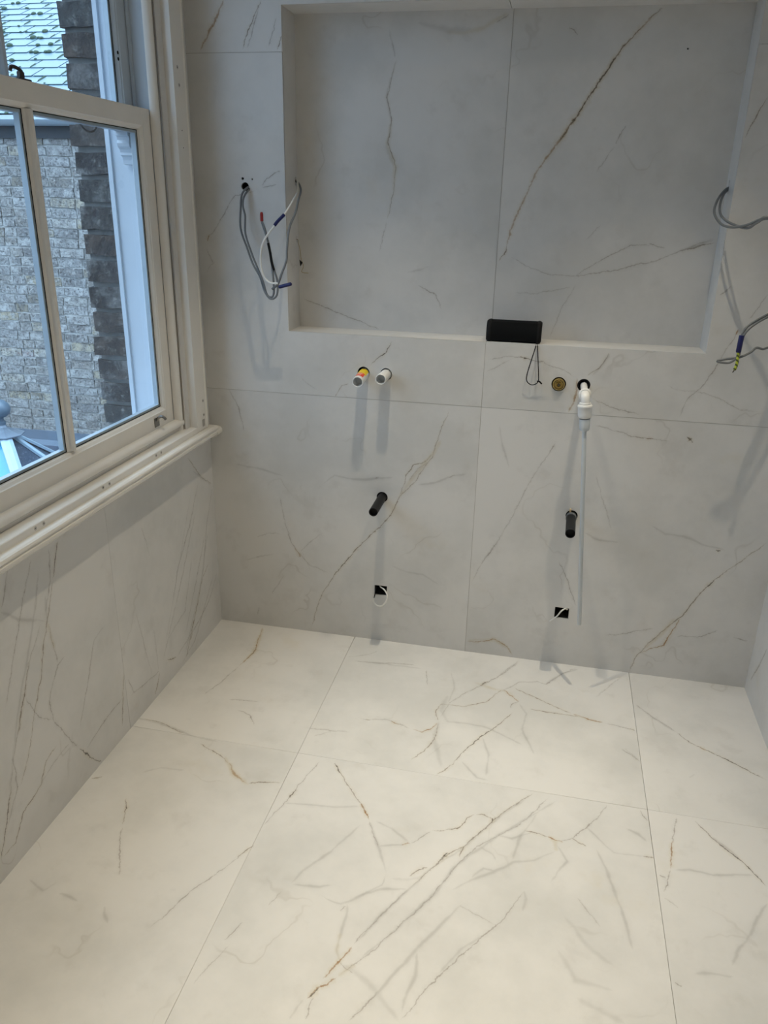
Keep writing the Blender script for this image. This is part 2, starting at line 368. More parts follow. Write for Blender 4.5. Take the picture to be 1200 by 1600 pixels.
  ('f', (40,1090,60,1120,82,1125)), ('h', (60,890,55,960)), ('s', (70,930,74,972)), ('f', (20,1180,28,1230,12,1290)),
  ('g', (293,715,314,745,331,757)), ('s', (300,735,330,758)), ('f', (333,755,323,819,318,887,310,938)), ('b', (310,938,297,997,291,1031)),
  ('f', (310,751,297,819,278,887,270,946)), ('g', (327,878,316,904,306,955,297,1006)), ('f', (300,870,289,955,263,997,255,1031)), ('g', (250,1050,246,1070,242,1087)),
  ('f', (340,891,327,938,310,972,276,1027)), ('g', (276,1027,268,1030,261,1030)), ('h', (212,955,238,1057)), ('f', (250,1048,225,1070,204,1087)),
  ('f', (321,830,308,900,290,990)), ('f', (305,800,285,900,262,1000)), ('s', (325,830,312,920,290,1020)), ('f', (333,900,305,1000,283,1040)), ('h', (220,820,235,870)),
  ('f', (200,1060,210,1085)), ('h', (300,760,280,880,258,1010)), ('h', (240,980,248,1050)),
 ],
 'R': [('g', (1199,1013,1185,1042,1179,1052,1172,1064)), ('s', (1199,1013,1185,1042,1172,1064))],
}
SURF = {'B': (1, 0.0), 'N': (1, .1474), 'F': (2, 0.0), 'L': (0, 0.0), 'R': (0, 2.275)}
def vein_list():
    out = {}
    for s, lst in VEINS.items():
        ax, val = SURF[s]; out[s] = []
        for kind, p in lst:
            pts = [at(p[i], p[i+1], ax, val) for i in range(0, len(p), 2)]
            out[s].append((kind, pts))
    return out
VL = vein_list()

def marble(name, surf, bbox, seed, extra=0):
    """bbox: (min, max) vectors of the tile; veins with a point inside are drawn"""
    N = NT(name); P0 = N.coord()
    P = P0
    def warp(vec, sc, amp, det):
        n = N.noise(vec, sc, det, .6, 'Color')
        q = N.vec('SUBTRACT', n, (.5, .5, .5))
        k = N.n.new('ShaderNodeVectorMath'); k.operation = 'SCALE'; N.l.new(q, k.inputs[0]); k.inputs['Scale'].default_value = amp
        return k.outputs[0]
    P = N.vec('ADD', N.vec('ADD', P0, warp(P0, 30, .018, 4)), warp(P0, 130, .005, 2))
    sd = N.vec('ADD', P0, (seed*3.7, seed*1.3, seed*7.1))
    cloud = N.noise(sd, 2.6, 6, .62); fine = N.noise(sd, 9, 5, .6)
    c = N.mix(N.maprange(cloud, .38, .68, 0, 1, True), (.69, .68, .665), (.60, .595, .58))
    c = N.mix(N.maprange(fine, .56, .74, 0, .35, True), c, (.53, .515, .49))
    stain = N.noise(N.vec('ADD', sd, (5, 5, 5)), 3.4, 5, .6)
    c = N.mix(N.maprange(stain, .62, .78, 0, .30, True), c, (.60, .545, .43))
    # hairline background veins
    w2 = N.vec('ADD', sd, warp(sd, 2.2, .55, 4))
    rid = N.noise(w2, 1.7, 2, .5)
    d = N.math('ABSOLUTE', N.math('SUBTRACT', rid, .5))
    gate = N.maprange(N.noise(sd, 3.1, 2), .50, .66, 0, .26, True)
    c = N.mix(N.math('MULTIPLY', N.maprange(d, .0, .007, 1, 0, True), gate), c, (.36, .33, .29))
    c = N.mix(N.math('MULTIPLY', N.maprange(d, .0, .035, 1, 0, True), N.math('MULTIPLY', gate, .35)), c, (.52, .50, .46))
    broken = N.maprange(N.noise(sd, 46, 3, .7), .30, .58, .55, 1.1)
    softb = N.maprange(N.noise(sd, 11, 3, .6), .32, .62, .45, 1.1)
    PW = P; PSM = N.vec('ADD', P0, warp(P0, 16, .014, 2))
    ax = SURF[surf][0]; nrm = Vector((0, 0, 0)); nrm[ax] = 1
    lo, hi = bbox
    for kind, pts in VL[surf]:
        if not any(all(lo[k]-.02 <= p[k] <= hi[k]+.02 for k in range(3) if k != ax) for p in pts): continue
        colr, hw, st, hf, hs = KIND[kind]
        A, B = pts[0], pts[-1]; D = (B-A); L = D.length
        if L < 1e-4: continue
        dr = D/L; pr = nrm.cross(dr).normalized()
        tt = [(p-A).dot(dr)/L for p in pts]; oo = [(p-A).dot(pr) for p in pts]
        pairs = sorted(zip(tt, oo)); mx = max(abs(o) for o in oo)+.001
        f2 = [(0.0 if i == 0 else 1.0 if i == len(pairs)-1 else min(.995, max(.005, t)), o) for i, (t, o) in enumerate(pairs)]
        # the tiny feedback term makes the nodes evaluate one vein after another
        ch = N.n.new('ShaderNodeVectorMath'); ch.operation = 'MULTIPLY_ADD'; N.l.new(c, ch.inputs[0])
        ch.inputs[1].default_value = (1e-6, 1e-6, 1e-6); N.l.new(PSM if kind in 'sSt' else PW, ch.inputs[2]); P = ch.outputs[0]
        t = N.math('MULTIPLY_ADD', N.vec('DOT_PRODUCT', P, dr), 1/L, -A.dot(dr)/L)
        off = N.vec('DOT_PRODUCT', P, pr)
        def fcurve(points):
            k = N.n.new('ShaderNodeFloatCurve'); N.l.new(t, k.inputs['Value']); cm = k.mapping; cv = cm.curves[0]
            cm.extend = 'HORIZONTAL'
            cv.points[0].location = points[0]; cv.points[1].location = points[-1]
            for q in points[1:-1]: cv.points.new(*q)
            for q in cv.points: q.handle_type = 'VECTOR'
            cm.update(); return k.outputs[0]
        if len(f2) > 2:
            cur = fcurve([(q, .5+.5*o/mx) for q, o in f2])
            base = N.math('MULTIPLY_ADD', cur, 2*mx, A.dot(pr)-mx)
            dd = N.math('ABSOLUTE', N.math('SUBTRACT', off, base))
        else:
            dd = N.math('ABSOLUTE', N.math('SUBTRACT', off, A.dot(pr)))
        e = min(.12, .012/L+.03)
        win = fcurve([(0, 0), (e, .7), (.3, random.uniform(.7, 1)), (.5, 1), (.72, random.uniform(.65, 1)), (1-e, .7), (1, 0)])
        win = N.math('MULTIPLY', win, softb if kind in 'sSt' else broken)
        dd = N.math('DIVIDE', dd, N.math('MAXIMUM', win, .08))
        m1 = N.math('MULTIPLY', N.maprange(dd, hw*(.0 if kind in 'sSt' else .2), hw, st, 0, True), win)
        m2 = N.math('MULTIPLY', N.maprange(dd, 0, hw*hf, hs, 0, True), win)
        c = N.mix(m2, c, VS if kind in 'sShf' else VT)
        c = N.mix(m1, c, colr)
    rough = N.maprange(N.noise(sd, 14, 3), .3, .7, .34, .46)
    return N.fin(c, rough, spec=.45)

# ------------------------------------------------------------------ room dimensions
RW = 2.275; Z1 = 1.0866; Z2 = 2.291; SX = 1.130
NX0, NX1, NZ0, NZ1, ND = .3577, 1.909, 1.3352, 2.4317, .1474
FA, FB, FC = .6362, 1.8196, -.8188
YR = -3.9   # rear wall
TT = .010; G = .0009

# --- holes in the back wall (x, z, r)
HOLES = [('c', .6621, 1.1890, .0250), ('c', .7518, 1.1895, .0240), ('c', .7468, .6783, .0235), ('c', 1.5132, .6759, .0235),
         ('c', 1.4113, 1.1945, .0268), ('c', 1.5022, 1.1960, .0240), ('c', .2019, 1.8560, .0150),
         ('c', .1932, 1.8834, .0050), ('c', .2308, 1.8817, .0034),
         ('r', .7215, .7765, .2235, .2705), ('r', 1.4905, 1.5480, .2160, .2665)]
def hole_loop(h, grow=0):
    return circ(h[1], h[2], h[3]+grow) if h[0] == 'c' else rect(h[1]-grow, h[2]+grow, h[3]-grow, h[4]+grow)
def holes_in(x0, x1, z0, z1):
    r = []
    for h in HOLES:
        cx, cz = (h[1], h[2]) if h[0] == 'c' else ((h[1]+h[2])/2, (h[3]+h[4])/2)
        if x0 < cx < x1 and z0 < cz < z1: r.append(h)
    return r

# back wall
wall_back = sheet('wall_back', rect(-.35, RW+.2, -.1, CEIL+.1), [rect(NX0-TT, NX1+TT, NZ0-TT, NZ1+TT)]+[hole_loop(h, .002) for h in HOLES],
                  .15, lambda a, b, t: (a, TT+t, b), BACKING)
tag(wall_back, kind='structure')
box('backing_board', -.35, RW+.2, ND+TT, ND+TT+.06, -.1, CEIL+.1, BACKING, wall_back)
box('grout_bed', .0, RW, TT-.003, TT, .0, .02, GROUT, wall_back)
tile_n = [0]
def wtile(outer, hs, surf, to3, parent, bb, nrm_off=0):
    tile_n[0] += 1
    mat = marble('marble_tile_%02d' % tile_n[0], surf, bb, tile_n[0])
    return sheet('tile', outer, hs, TT, to3, mat, parent)
def back_tile(outer):
    xs = [p[0] for p in outer]; zs = [p[1] for p in outer]
    hs = [hole_loop(h) for h in HOLES if _inside(h, outer)]
    return wtile(outer, hs, 'B', lambda a, b, t: (a, t, b), wall_back, (Vector((min(xs), 0, min(zs))), Vector((max(xs), 0, max(zs)))))
def _inside(h, poly):
    cx, cz = (h[1], h[2]) if h[0] == 'c' else ((h[1]+h[2])/2, (h[3]+h[4])/2)
    c = False; n = len(poly)
    for i in range(n):
        (xa, ya), (xb, yb) = poly[i], poly[(i+1) % n]
        if (ya > cz) != (yb > cz) and cx < (xb-xa)*(cz-ya)/(yb-ya)+xa: c = not c
    return c
back_tile(rect(0, SX-G, 0, Z1-G)); back_tile(rect(SX+G, RW, 0, Z1-G))
back_tile([(0, Z1+G), (SX-G, Z1+G), (SX-G, NZ0), (NX0, NZ0), (NX0, Z2-G), (0, Z2-G)])
back_tile([(SX+G, Z1+G), (RW, Z1+G), (RW, Z2-G), (NX1, Z2-G), (NX1, NZ0), (SX+G, NZ0)])
back_tile([(0, Z2+G), (NX0, Z2+G), (NX0, NZ1), (SX-G, NZ1), (SX-G, CEIL), (0, CEIL)])
back_tile([(SX+G, NZ1), (NX1, NZ1), (NX1, Z2+G), (RW, Z2+G), (RW, CEIL), (SX+G, CEIL)])
# niche back (two tiles) and reveals
NS = 1.1374
for (a, b) in ((NX0-TT, NS-G), (NS+G, NX1+TT)):
    hs = [circ(1.7179, 2.3052, .0032, 12)] if a > 1 else []
    wtile(rect(a, b, NZ0-TT, NZ1+TT), hs, 'N', lambda p, q, t: (p, ND+t-.0005, q), wall_back, (Vector((a, 0, NZ0)), Vector((b, 0, NZ1))))
def plain_marble(seed): return marble('marble_reveal_%d' % seed, 'R', (Vector((9, 9, 9)), Vector((9, 9, 9))), seed)
RV = plain_marble(40)
for (a, b) in ((NX0-TT, SX-G), (SX+G, NX1+TT)):
    box('tile', a, b, TT+.0003, ND-.001, NZ0-TT, NZ0, RV, wall_back)
    box('tile', a, b, TT+.0003, ND-.001, NZ1, NZ1+TT, RV, wall_back)
SL = [rect(.108, .127, 1.868, 1.893), rect(.112, .126, 1.668, 1.690)]
sheet('tile', rect(TT+.0003, ND-.001, NZ0, NZ1), [rect(.120, .138, 1.866, 1.896), rect(.120, .134, 1.660, 1.684)], TT, lambda a, b, t: (NX0-t, a, b), plain_marble(41), wall_back)
sheet('tile', rect(TT+.0003, ND-.001, NZ0, NZ1), [rect(.096, .114, 1.864, 1.906)], TT, lambda a, b, t: (NX1+t, a, b), plain_marble(42), wall_back)
# grout in the joints
for a in ((SX-G, SX+G, 0, NZ0-TT), (SX-G, SX+G, NZ1+TT, CEIL), (0, RW, Z1-G, Z1+G), (0, NX0-TT, Z2-G, Z2+G), (NX1+TT, RW, Z2-G, Z2+G)):
    box('grout_joint', a[0], a[1], .0012, TT-.0005, a[2], a[3], GROUT, wall_back)
box('grout_joint', NS-G, NS+G, ND+.001, ND+TT, NZ0, NZ1, GROUT, wall_back)

# floor
floor = box('floor', -.3, RW+.2, YR-.2, .15, -.12, -TT, GROUT); tag(floor, kind='structure')
fx = [0, FA, FB, RW]; fy = [0, FC, FC-1.2, FC-2.4, YR]
for j in range(4):
    for i in range(3):
        x0, x1, y1, y0 = fx[i]+(G if i else 0), fx[i+1]-(G if i < 2 else 0), fy[j]-(G if j else 0), fy[j+1]+(G if j < 3 else 0)
        wtile(rect(x0, x1, y0, y1), [], 'F', lambda a, b, t: (a, b, -t), floor, (Vector((x0, y0, 0)), Vector((x1, y1, 0))))

# left wall: masonry core with the window opening, tiles inside
WO0, WO1, WZ0, WZ1 = -1.56, -.21, .895, 3.02
wall_left = sheet('wall_left', rect(YR-.2, .20, -.3, CEIL+.3), [rect(WO0, WO1, WZ0, WZ1)], .315, lambda a, b, t: (-TT-t, a, b), simple('masonry_core', (.30, .27, .23), .9))
tag(wall_left, kind='structure')
def left_tile(outer):
    ys = [p[0] for p in outer]; zs = [p[1] for p in outer]
    wtile(outer, [], 'L', lambda a, b, t: (-t, a, b), wall_left, (Vector((0, min(ys), min(zs))), Vector((0, max(ys), max(zs)))))
YS = -.8334
left_tile([(YS+G, 0), (0, 0), (0, CEIL), (YS+G, CEIL), (YS+G, WZ1), (WO1, WZ1), (WO1, WZ0), (YS+G, WZ0)])
left_tile([(YS-1.2, 0), (YS-G, 0), (YS-G, WZ0), (WO0, WZ0), (WO0, WZ1), (YS-G, WZ1), (YS-G, CEIL), (YS-1.2, CEIL)])
left_tile(rect(YR, YS-1.2-2*G, 0, CEIL))
# right wall
wall_right = box('wall_right', RW+TT, RW+.2, YR-.2, .2, -.1, CEIL+.1, GROUT); tag(wall_right, kind='structure')
for k, (a, b) in enumerate(((-1.2, 0), (-2.4, -1.2), (YR, -2.4))):
    for (c, d) in ((0, Z1), (Z1, Z2), (Z2, CEIL)):
        wtile(rect(a+G, b-(G if b else 0), c+(G if c else 0), d-G), [], 'R', lambda p, q, t: (RW+t, p, q), wall_right, (Vector((0, a, c)), Vector((0, b, d))))
wall_rear = box('wall_rear', -.01, RW+.01, YR-.2, YR, 0, CEIL, PLASTER); tag(wall_rear, kind='structure')
ceiling = box('ceiling', -.3, RW+.2, YR-.2, .15, CEIL, CEIL+.1, PLASTER); tag(ceiling, kind='structure')
for (lx, ly) in LAMPS:
    lathe('lamp_ring', (lx, ly, CEIL), (lx, ly, CEIL-1), [(0, .030), (.004, .030), (.004, .044), (0, .046)], PVC, ceiling)
    lathe('lamp_lens', (lx, ly, CEIL), (lx, ly, CEIL-1), [(0, .029), (.002, .029), (.002, 0)], EMIT, ceiling)

# ------------------------------------------------------------------ window
win = bpy.data.objects.new('window_1', None); col.objects.link(win); win.location = (0, -.885, .93); tag(win, kind='structure')
def wpart(o, parent=win):
    if parent is win: return keep(o, win)
    return o
MY = -1.77
def my(y): return MY-y
casing_p = [(.0,-.066),(.022,-.066),(.026,-.070),(.026,-.076),(.031,-.079),(.034,-.084),(.034,-.089),(.030,-.093),(.030,-.176),(-.020,-.178),(-.020,-.2050),(-.033,-.2050),(-.033,-.15),(0.0,-.15)]
bead_p = [(-.033,-.2435),(-.027,-.2435),(-.017,-.240),(-.010,-.233),(-.008,-.225),(-.010,-.216),(-.016,-.209),(-.0197,-.206),(-.0197,-.2000),(-.0200,-.2000)]
for s in (0, 1):
    f = (lambda y: y) if s == 0 else my
    keep(prism('casing', [(x, f(y)) for x, y in casing_p], 2, .945, 3.04, PAINT), win)
    keep(prism('staff_bead', [(x, f(y)) for x, y in bead_p], 2, .966, 2.98, PAINT, smooth=True), win)
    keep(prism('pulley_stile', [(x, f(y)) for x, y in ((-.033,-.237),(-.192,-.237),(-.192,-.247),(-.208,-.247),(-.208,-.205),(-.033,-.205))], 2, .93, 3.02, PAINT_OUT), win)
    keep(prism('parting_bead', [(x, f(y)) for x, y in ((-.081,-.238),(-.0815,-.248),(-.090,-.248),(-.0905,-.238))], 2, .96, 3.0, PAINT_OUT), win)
keep(box('head_casing', 0, .034, my(-.066), -.066, 2.98, 3.08, PAINT), win)
keep(box('head_lining', -.208, -.0, -1.56, -.21, 2.98, 3.02, PAINT), win)
# sill
keep(prism('sill_step', [(-.20,.966),(.028,.966),(.030,.964),(.030,.9435),(-.20,.9435)], 1, my(-.177), -.177, PAINT), win)
keep(prism('sill_board', [(-.02,.9435),(.052,.9435),(.058,.940),(.060,.935),(.059,.930),(.055,.9275),(.055,.924),(.059,.921),(.059,.915),(.052,.911),(.052,.905),(.046,.900),(.034,.898),(.030,.892),(0,.890),(-.02,.890)], 1, my(-.045), -.045, PAINT), win)
keep(prism('sill_horn', [(0,.930),(.040,.930),(.050,.926),(.056,.918),(.056,.905),(.050,.896),(.034,.888),(0,.882)], 1, -.045, -.001, PAINT, smooth=True), win)
keep(prism('staff_bead', [(-.033,1.0105),(-.026,1.0105),(-.016,1.008),(-.008,1.001),(-.006,.994),(-.008,.986),(-.014,.980),(-.020,.978),(-.020,.966),(-.033,.966)], 1, my(-.212), -.212, PAINT, smooth=True), win)
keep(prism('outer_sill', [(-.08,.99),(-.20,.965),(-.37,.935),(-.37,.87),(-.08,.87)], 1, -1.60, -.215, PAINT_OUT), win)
# plugged screw holes
DOT = simple('dark_hole', (.02, .018, .015), .9)
def screw(p, nrm, r=.0023, plug=True, parent=win):
    p = Vector(p); n = Vector(nrm)
    a = lathe('screw_hole', p, p+n, [(.0, r), (.0006, r), (.0006, 0)], DOT, seg=10); keep(a, win)
    if plug:
        b = lathe('filler_ring', p, p+n, [(.0, r*2.9), (.0004, r*2.9), (.0004, r*1.9), (0, r*1.9)], simple_filler, seg=14); keep(b, win)
simple_filler = simple('grey_filler', (.38, .36, .33), .7)
for (px, py) in ((55,823),(68,815),(161,760),(171,755),(244,712),(252,708)):
    q = at(px, py, 0, .0301); screw((.0301, q.y, .9545), (1,0,0), .0019)
for (px, py) in ((277,105),(280,133),(284.5,204),(286.5,231)):
    q = at(px, py, 0, .0301); screw((.0301, q.y, q.z), (1,0,0), .0022, py < 150)
for (px, py) in ((317,626),(318.5,648),(318,664)):
    q = at(px, py, 0, .0301); screw((.0301, q.y, q.z), (1,0,0), .0022)
q = at(318.5, 660, 0, .0301); keep(box('latch_plate', .030, .0312, q.y-.012, q.y+.008, q.z-.014, q.z+.014, simple_filler), win)

def sash(name, x0, x1, z0, z1, zb, zt, mat):
    """x0 room face, x1 outer face; zb/zt glass bottom/top"""
    s = bpy.data.objects.new(name, None); col.objects.link(s); s.location = (x0, -.885, z0); s.parent = win
    s.matrix_parent_inverse = Matrix.Translation(-win.location)
    off = Matrix.Translation(-s.location)
    def K(o): o.parent = s; o.matrix_parent_inverse = off; return o
    yr, yl = -.2437, my(-.2437)
    gi = x0-.016; go = x1+.010
    for f in ((lambda y: y), my):
        K(prism('stile', [(x0, f(-.2437)), (x0, f(-.298)), (x0-.003, f(-.300)), (x0-.004, f(-.304)), (x0-.009, f(-.3085)), (x0-.0145, f(-.310)), (x0-.016, f(-.3125)), (x1+.006, f(-.3125)), (x1, f(-.304)), (x1, f(-.2437))], 2, z0, z1, mat))
    K(prism('bottom_rail', [(x0, z0), (x0, zb-.014), (x0-.003, zb-.012), (x0-.009, zb-.004), (x0-.016, zb), (x1+.006, zb), (x1, zb-.008), (x1, z0)], 1, yl+.056, yr-.056, mat))
    K(prism('top_rail', [(x0, z1), (x0, zt+.014), (x0-.003, zt+.012), (x0-.009, zt+.004), (x0-.016, zt), (x1+.006, zt), (x1, zt+.008), (x1, z1)], 1, yl+.056, yr-.056, mat))
    yc = -.8985
    K(prism('glazing_bar', [(x0, yc+.006), (x0-.004, yc+.010), (x0-.010, yc+.013), (x0-.015, yc+.021), (x0-.017, yc+.0215), (x1+.010, yc+.0215), (x1, yc+.010), (x1, yc-.010), (x1+.010, yc-.0215), (x0-.017, yc-.0215), (x0-.015, yc-.021), (x0-.010, yc-.013), (x0-.004, yc-.010), (x0, yc-.006)], 2, zb-.001, zt+.001, mat))
    for (ya, yb) in ((-.3125, yc+.0215), (yc-.0215, my(-.3125))):
        bm = bmesh.new()
        t = .010; X0, X1 = go+.001, gi-.001
        add_box(bm, X0, X1, ya-t, ya, zb, zt); add_box(bm, X0, X1, yb, yb+t, zb, zt)
        add_box(bm, X0, X1, yb+t, ya-t, zb, zb+t); add_box(bm, X0, X1, yb+t, ya-t, zt-t, zt)
        K(from_bm('spacer', bm, SPACER))
        bm = bmesh.new()
        for X in (gi, go): 
            vs = [bm.verts.new((X, y, z)) for y, z in ((ya, zb), (yb, zb), (yb, zt), (ya, zt))]; bm.faces.new(vs)
        K(from_bm('pane', bm, GLASS))
        bm = bmesh.new()
        for X in (gi+.0006, go-.0006):
            g = .0022
            for (a, b, c, d) in ((ya-g, ya, zb, zt), (yb, yb+g, zb, zt), (yb, ya, zb, zb+g), (yb, ya, zt-g, zt)): add_box(bm, X-.0004, X+.0004, a, b, c, d)
        K(from_bm('gasket', bm, BLACKR))
    return K
SPACER = simple('sealed_unit_spacer', (.42, .50, .56), .35, .3)
K = sash('lower_sash', -.035, -.080, 1.0085, 2.087, 1.078, 2.020, PAINT)
# fitch fastener on the meeting rail
bm = bmesh.new()
pA = at(55, 125, 0, -.045); yF = at(35, 120, 0, -.045).y
add_box(bm, -.060, -.038, yF-.022, yF+.030, 2.087, 2.092)
add_box(bm, -.056, -.044, yF-.008, yF+.010, 2.092, 2.108)
bmesh.ops.bevel(bm, geom=bm.edges[:], offset=.0015, segments=2, affect='EDGES')
add_tube(bm, [(-.050, yF+.006, 2.108), (-.049, yF-.008, 2.113), (-.047, yF-.030, 2.115), (-.046, yF-.042, 2.112), (-.046, yF-.046, 2.104)], .0048, 8)
K(from_bm('sash_fastener', bm, BRONZE, smooth=True))
# hook lift on the bottom rail
q = at(246, 660, 0, -.033)
bm = bmesh.new(); yl_ = q.y
add_box(bm, -.035, -.0325, yl_-.020, yl_+.016, 1.018, 1.052)
bmesh.ops.bevel(bm, geom=bm.edges[:], offset=.001, segments=1, affect='EDGES')
add_tube(bm, [(-.033, yl_-.002, 1.040), (-.026, yl_-.001, 1.052), (-.014, yl_, 1.058), (-.004, yl_+.001, 1.054), (.002, yl_+.001, 1.046)], .0052, 8)
K(from_bm('sash_lift', bm, STEEL, smooth=True))
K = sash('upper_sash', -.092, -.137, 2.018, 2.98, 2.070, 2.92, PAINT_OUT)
for f in ((lambda y: y), my):
    K(prism('sash_horn', [(f(-.2480), 2.018), (f(-.300), 2.018), (f(-.300), 2.003), (f(-.293), 2.000), (f(-.291), 1.990), (f(-.296), 1.980), (f(-.293), 1.970), (f(-.282), 1.962), (f(-.277), 1.952), (f(-.279), 1.944), (f(-.268), 1.940), (f(-.264), 1.928), (f(-.262), 1.916), (f(-.2480), 1.914)], 0, -.092, -.137, PAINT_OUT))
# ring pull under the upper meeting rail
rp_ = [at(113, 188, 0, -.13), at(122, 190, 0, -.13), at(130, 200, 0, -.135), at(139, 206, 0, -.138), at(147, 204, 0, -.135), at(151, 197, 0, -.13), at(158, 195, 0, -.13)]
K(tube('ring_pull', rp_, .0035, BRONZE, seg=8))
for a in (rp_[0], rp_[-1]):
    bm = bmesh.new(); add_box(bm, a.x-.006, a.x+.006, a.y-.016, a.y+.016, a.z-.003, a.z+.010); K(from_bm('pull_plate', bm, BRONZE))
q = at(185, 92, 0, -.0915)
for dz in (0, .018):
    o = lathe('screw_hole', (-.092, q.y, q.z+dz), (0, q.y, q.z+dz), [(0, .0055), (.0006, .0055), (.0006, 0)], DOT, seg=12); K(o)

# ------------------------------------------------------------------ brick materials
def brick_mat(name, stops, rough=.9, sc=22, spk=.75):
    N = NT(name); co = N.coord(); r = N.rand()
    base = N.ramp(r, stops)
    off = N.n.new('ShaderNodeCombineXYZ'); N.l.new(N.math('MULTIPLY', r, 37), off.inputs[0]); N.l.new(N.math('MULTIPLY', r, 91), off.inputs[2])
    v = N.vec('ADD', co, off.outputs[0])
    n1 = N.noise(v, sc, 5, .7); n2 = N.noise(v, sc*3.2, 4, .7)
    c = N.mix(N.maprange(n1, .42, .60, 0, .75, True), base, stops[0][1])
    c = N.mix(N.maprange(n2, .55, .70, 0, spk, True), c, (.52, .51, .47))
    c = N.mix(N.maprange(n2, .47, .36, 0, .85, True), c, (.045, .042, .04))
    n3 = N.noise(N.vec('ADD', v, (7, 3, 1)), sc*.6, 5, .75); c = N.mix(N.maprange(n3, .50, .66, 0, spk*.8, True), c, (.50, .50, .48))
    N.bump(n2, .8, .012); return N.fin(c, rough)
LIGHTBRICK = brick_mat('weathered_stock_brick', [(0, (.19, .185, .18)), (.25, (.36, .36, .35)), (.5, (.27, .255, .23)), (.75, (.43, .43, .42)), (.92, (.40, .35, .25)), (1, (.14, .13, .12))], sc=17, spk=.9)
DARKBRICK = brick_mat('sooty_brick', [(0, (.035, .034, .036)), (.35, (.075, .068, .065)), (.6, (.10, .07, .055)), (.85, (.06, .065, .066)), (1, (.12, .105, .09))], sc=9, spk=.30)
MORTAR = simple('lime_mortar', (.50, .50, .48), .95, var=.25, scale=60, bump=.6)
MORTARD = simple('grey_mortar', (.22, .23, .23), .95, var=.2, scale=40, bump=.5)
def rough_brick(sx, sy, sz, seed, j=.004):
    rr = random.Random(seed); bm = bmesh.new()
    add_box(bm, 0, sx, 0, sy, 0, sz)
    bmesh.ops.subdivide_edges(bm, edges=[e for e in bm.edges if abs(e.verts[0].co.x-e.verts[1].co.x) > sx*.5], cuts=2)
    for v in bm.verts:
        v.co += Vector((rr.uniform(-j, j), rr.uniform(-j, j), rr.uniform(-j, j)))
    me = bpy.data.meshes.new('brick'); bm.to_mesh(me); bm.free(); return me

# own outer brickwork: reveal beside the window (children of the left wall)
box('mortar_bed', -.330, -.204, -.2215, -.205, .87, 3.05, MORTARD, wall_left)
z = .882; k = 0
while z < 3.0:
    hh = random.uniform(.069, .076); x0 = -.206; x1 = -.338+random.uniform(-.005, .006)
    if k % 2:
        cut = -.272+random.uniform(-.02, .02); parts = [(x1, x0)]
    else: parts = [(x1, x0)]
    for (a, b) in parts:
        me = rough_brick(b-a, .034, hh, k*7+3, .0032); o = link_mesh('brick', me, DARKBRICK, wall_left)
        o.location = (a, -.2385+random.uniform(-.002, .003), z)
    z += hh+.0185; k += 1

# ------------------------------------------------------------------ neighbouring brick house
NYp = 3.0
house = empty('brick_house', (-3.0, NYp, -.2), 'weathered pale brick house wall with slate roof seen through the sash window', 'building')
def H(o): return keep(o, house)
H(box('wall_core', -7.5, -.34, NYp+.006, NYp+.25, -.6, 2.30, MORTAR))
me_s = [rough_brick(.213, .10, .065, 100+i, .0048) for i in range(6)]
me_h = [rough_brick(.101, .10, .064, 200+i, .0048) for i in range(6)]
near = []; far = []
row = 0; z = -.235
while z < 2.22:
    x = -7.4 + (.08 if row % 2 else -.05) + random.uniform(-.02, .02); s = row % 2
    while x < -.5:
        L = .213 if s else .101
        if -3.62 < x+L/2 < -2.28: near.append((x, z, s))
        else: far.append((x, z, s))
        x += L+.0105+random.uniform(-.001, .002); s = 1-s
    z += .0755; row += 1
near.sort(key=lambda b: abs(b[0]+2.95))
for (x, z, s) in near[:300]:
    me = random.choice(me_s if s else me_h)
    if not me.materials: me.materials.append(LIGHTBRICK)
    o = bpy.data.objects.new('brick', me); col.objects.link(o)
    o.location = (x, NYp-.004+random.uniform(-.004, .004), z+random.uniform(-.002, .002)); keep(o, house)
far += near[300:]
bm = bmesh.new()
for (x, z, s) in far: add_box(bm, x, x+(.213 if s else .101), NYp-.006, NYp+.05, z, z+.064)
o = H(from_bm('distant_bricks', bm, LIGHTBRICK)); o['kind'] = 'stuff'
# eaves: fascia, gutter
H(box('fascia', -7.5, -.36, NYp-.02, NYp+.02, 2.225, 2.315, simple('dark_fascia', (.035, .045, .055), .6)))
H(prism('gutter', [(NYp-.02, 2.375), (NYp-.135, 2.375), (NYp-.14, 2.345), (NYp-.12, 2.318), (NYp-.08, 2.305), (NYp-.04, 2.318), (NYp-.02, 2.34)], 0, -7.5, -.36, simple('grey_gutter', (.42, .50, .55), .4), smooth=True))
# roof slates
TH = math.radians(25); ct, st_ = math.cos(TH), math.sin(TH)
RO = Vector((0, NYp-.05, 2.385))
def roofp(x, s, n=0): return Vector((x, RO.y+s*ct-n*st_, RO.z+s*st_+n*ct))
bm = bmesh.new()
vs = [bm.verts.new(roofp(x, s, -.012)) for x, s in ((-9, 0), (-.4, 0), (-.4, 6), (-9, 6))]; vs2 = [bm.verts.new(roofp(x, s, -.06)) for x, s in ((-9, 0), (-.4, 0), (-.4, 6), (-9, 6))]
bm.faces.new(vs); bm.faces.new(vs2[::-1])
for i in range(4): bm.faces.new((vs[i], vs2[i], vs2[(i+1)%4], vs[(i+1)%4]))
H(from_bm('roof_deck', bm, BACKING))
N = NT('wet_slate'); co = N.coord(); c = N.mix(N.noise(co, 9, 4, .7), (.055, .12, .14), (.10, .19, .22)); c = N.mix(N.math('MULTIPLY', N.rand(), .5), c, (.08, .15, .24)); N.bump(N.noise(co, 30, 3), .2, .004)
SLATE = N.fin(c, .36, 0, .7)
bm = bmesh.new(); sw, sl = .256, .250
rr = random.Random(5)
add_box(bm, 0, sw, 0, sl, 0, .0045)
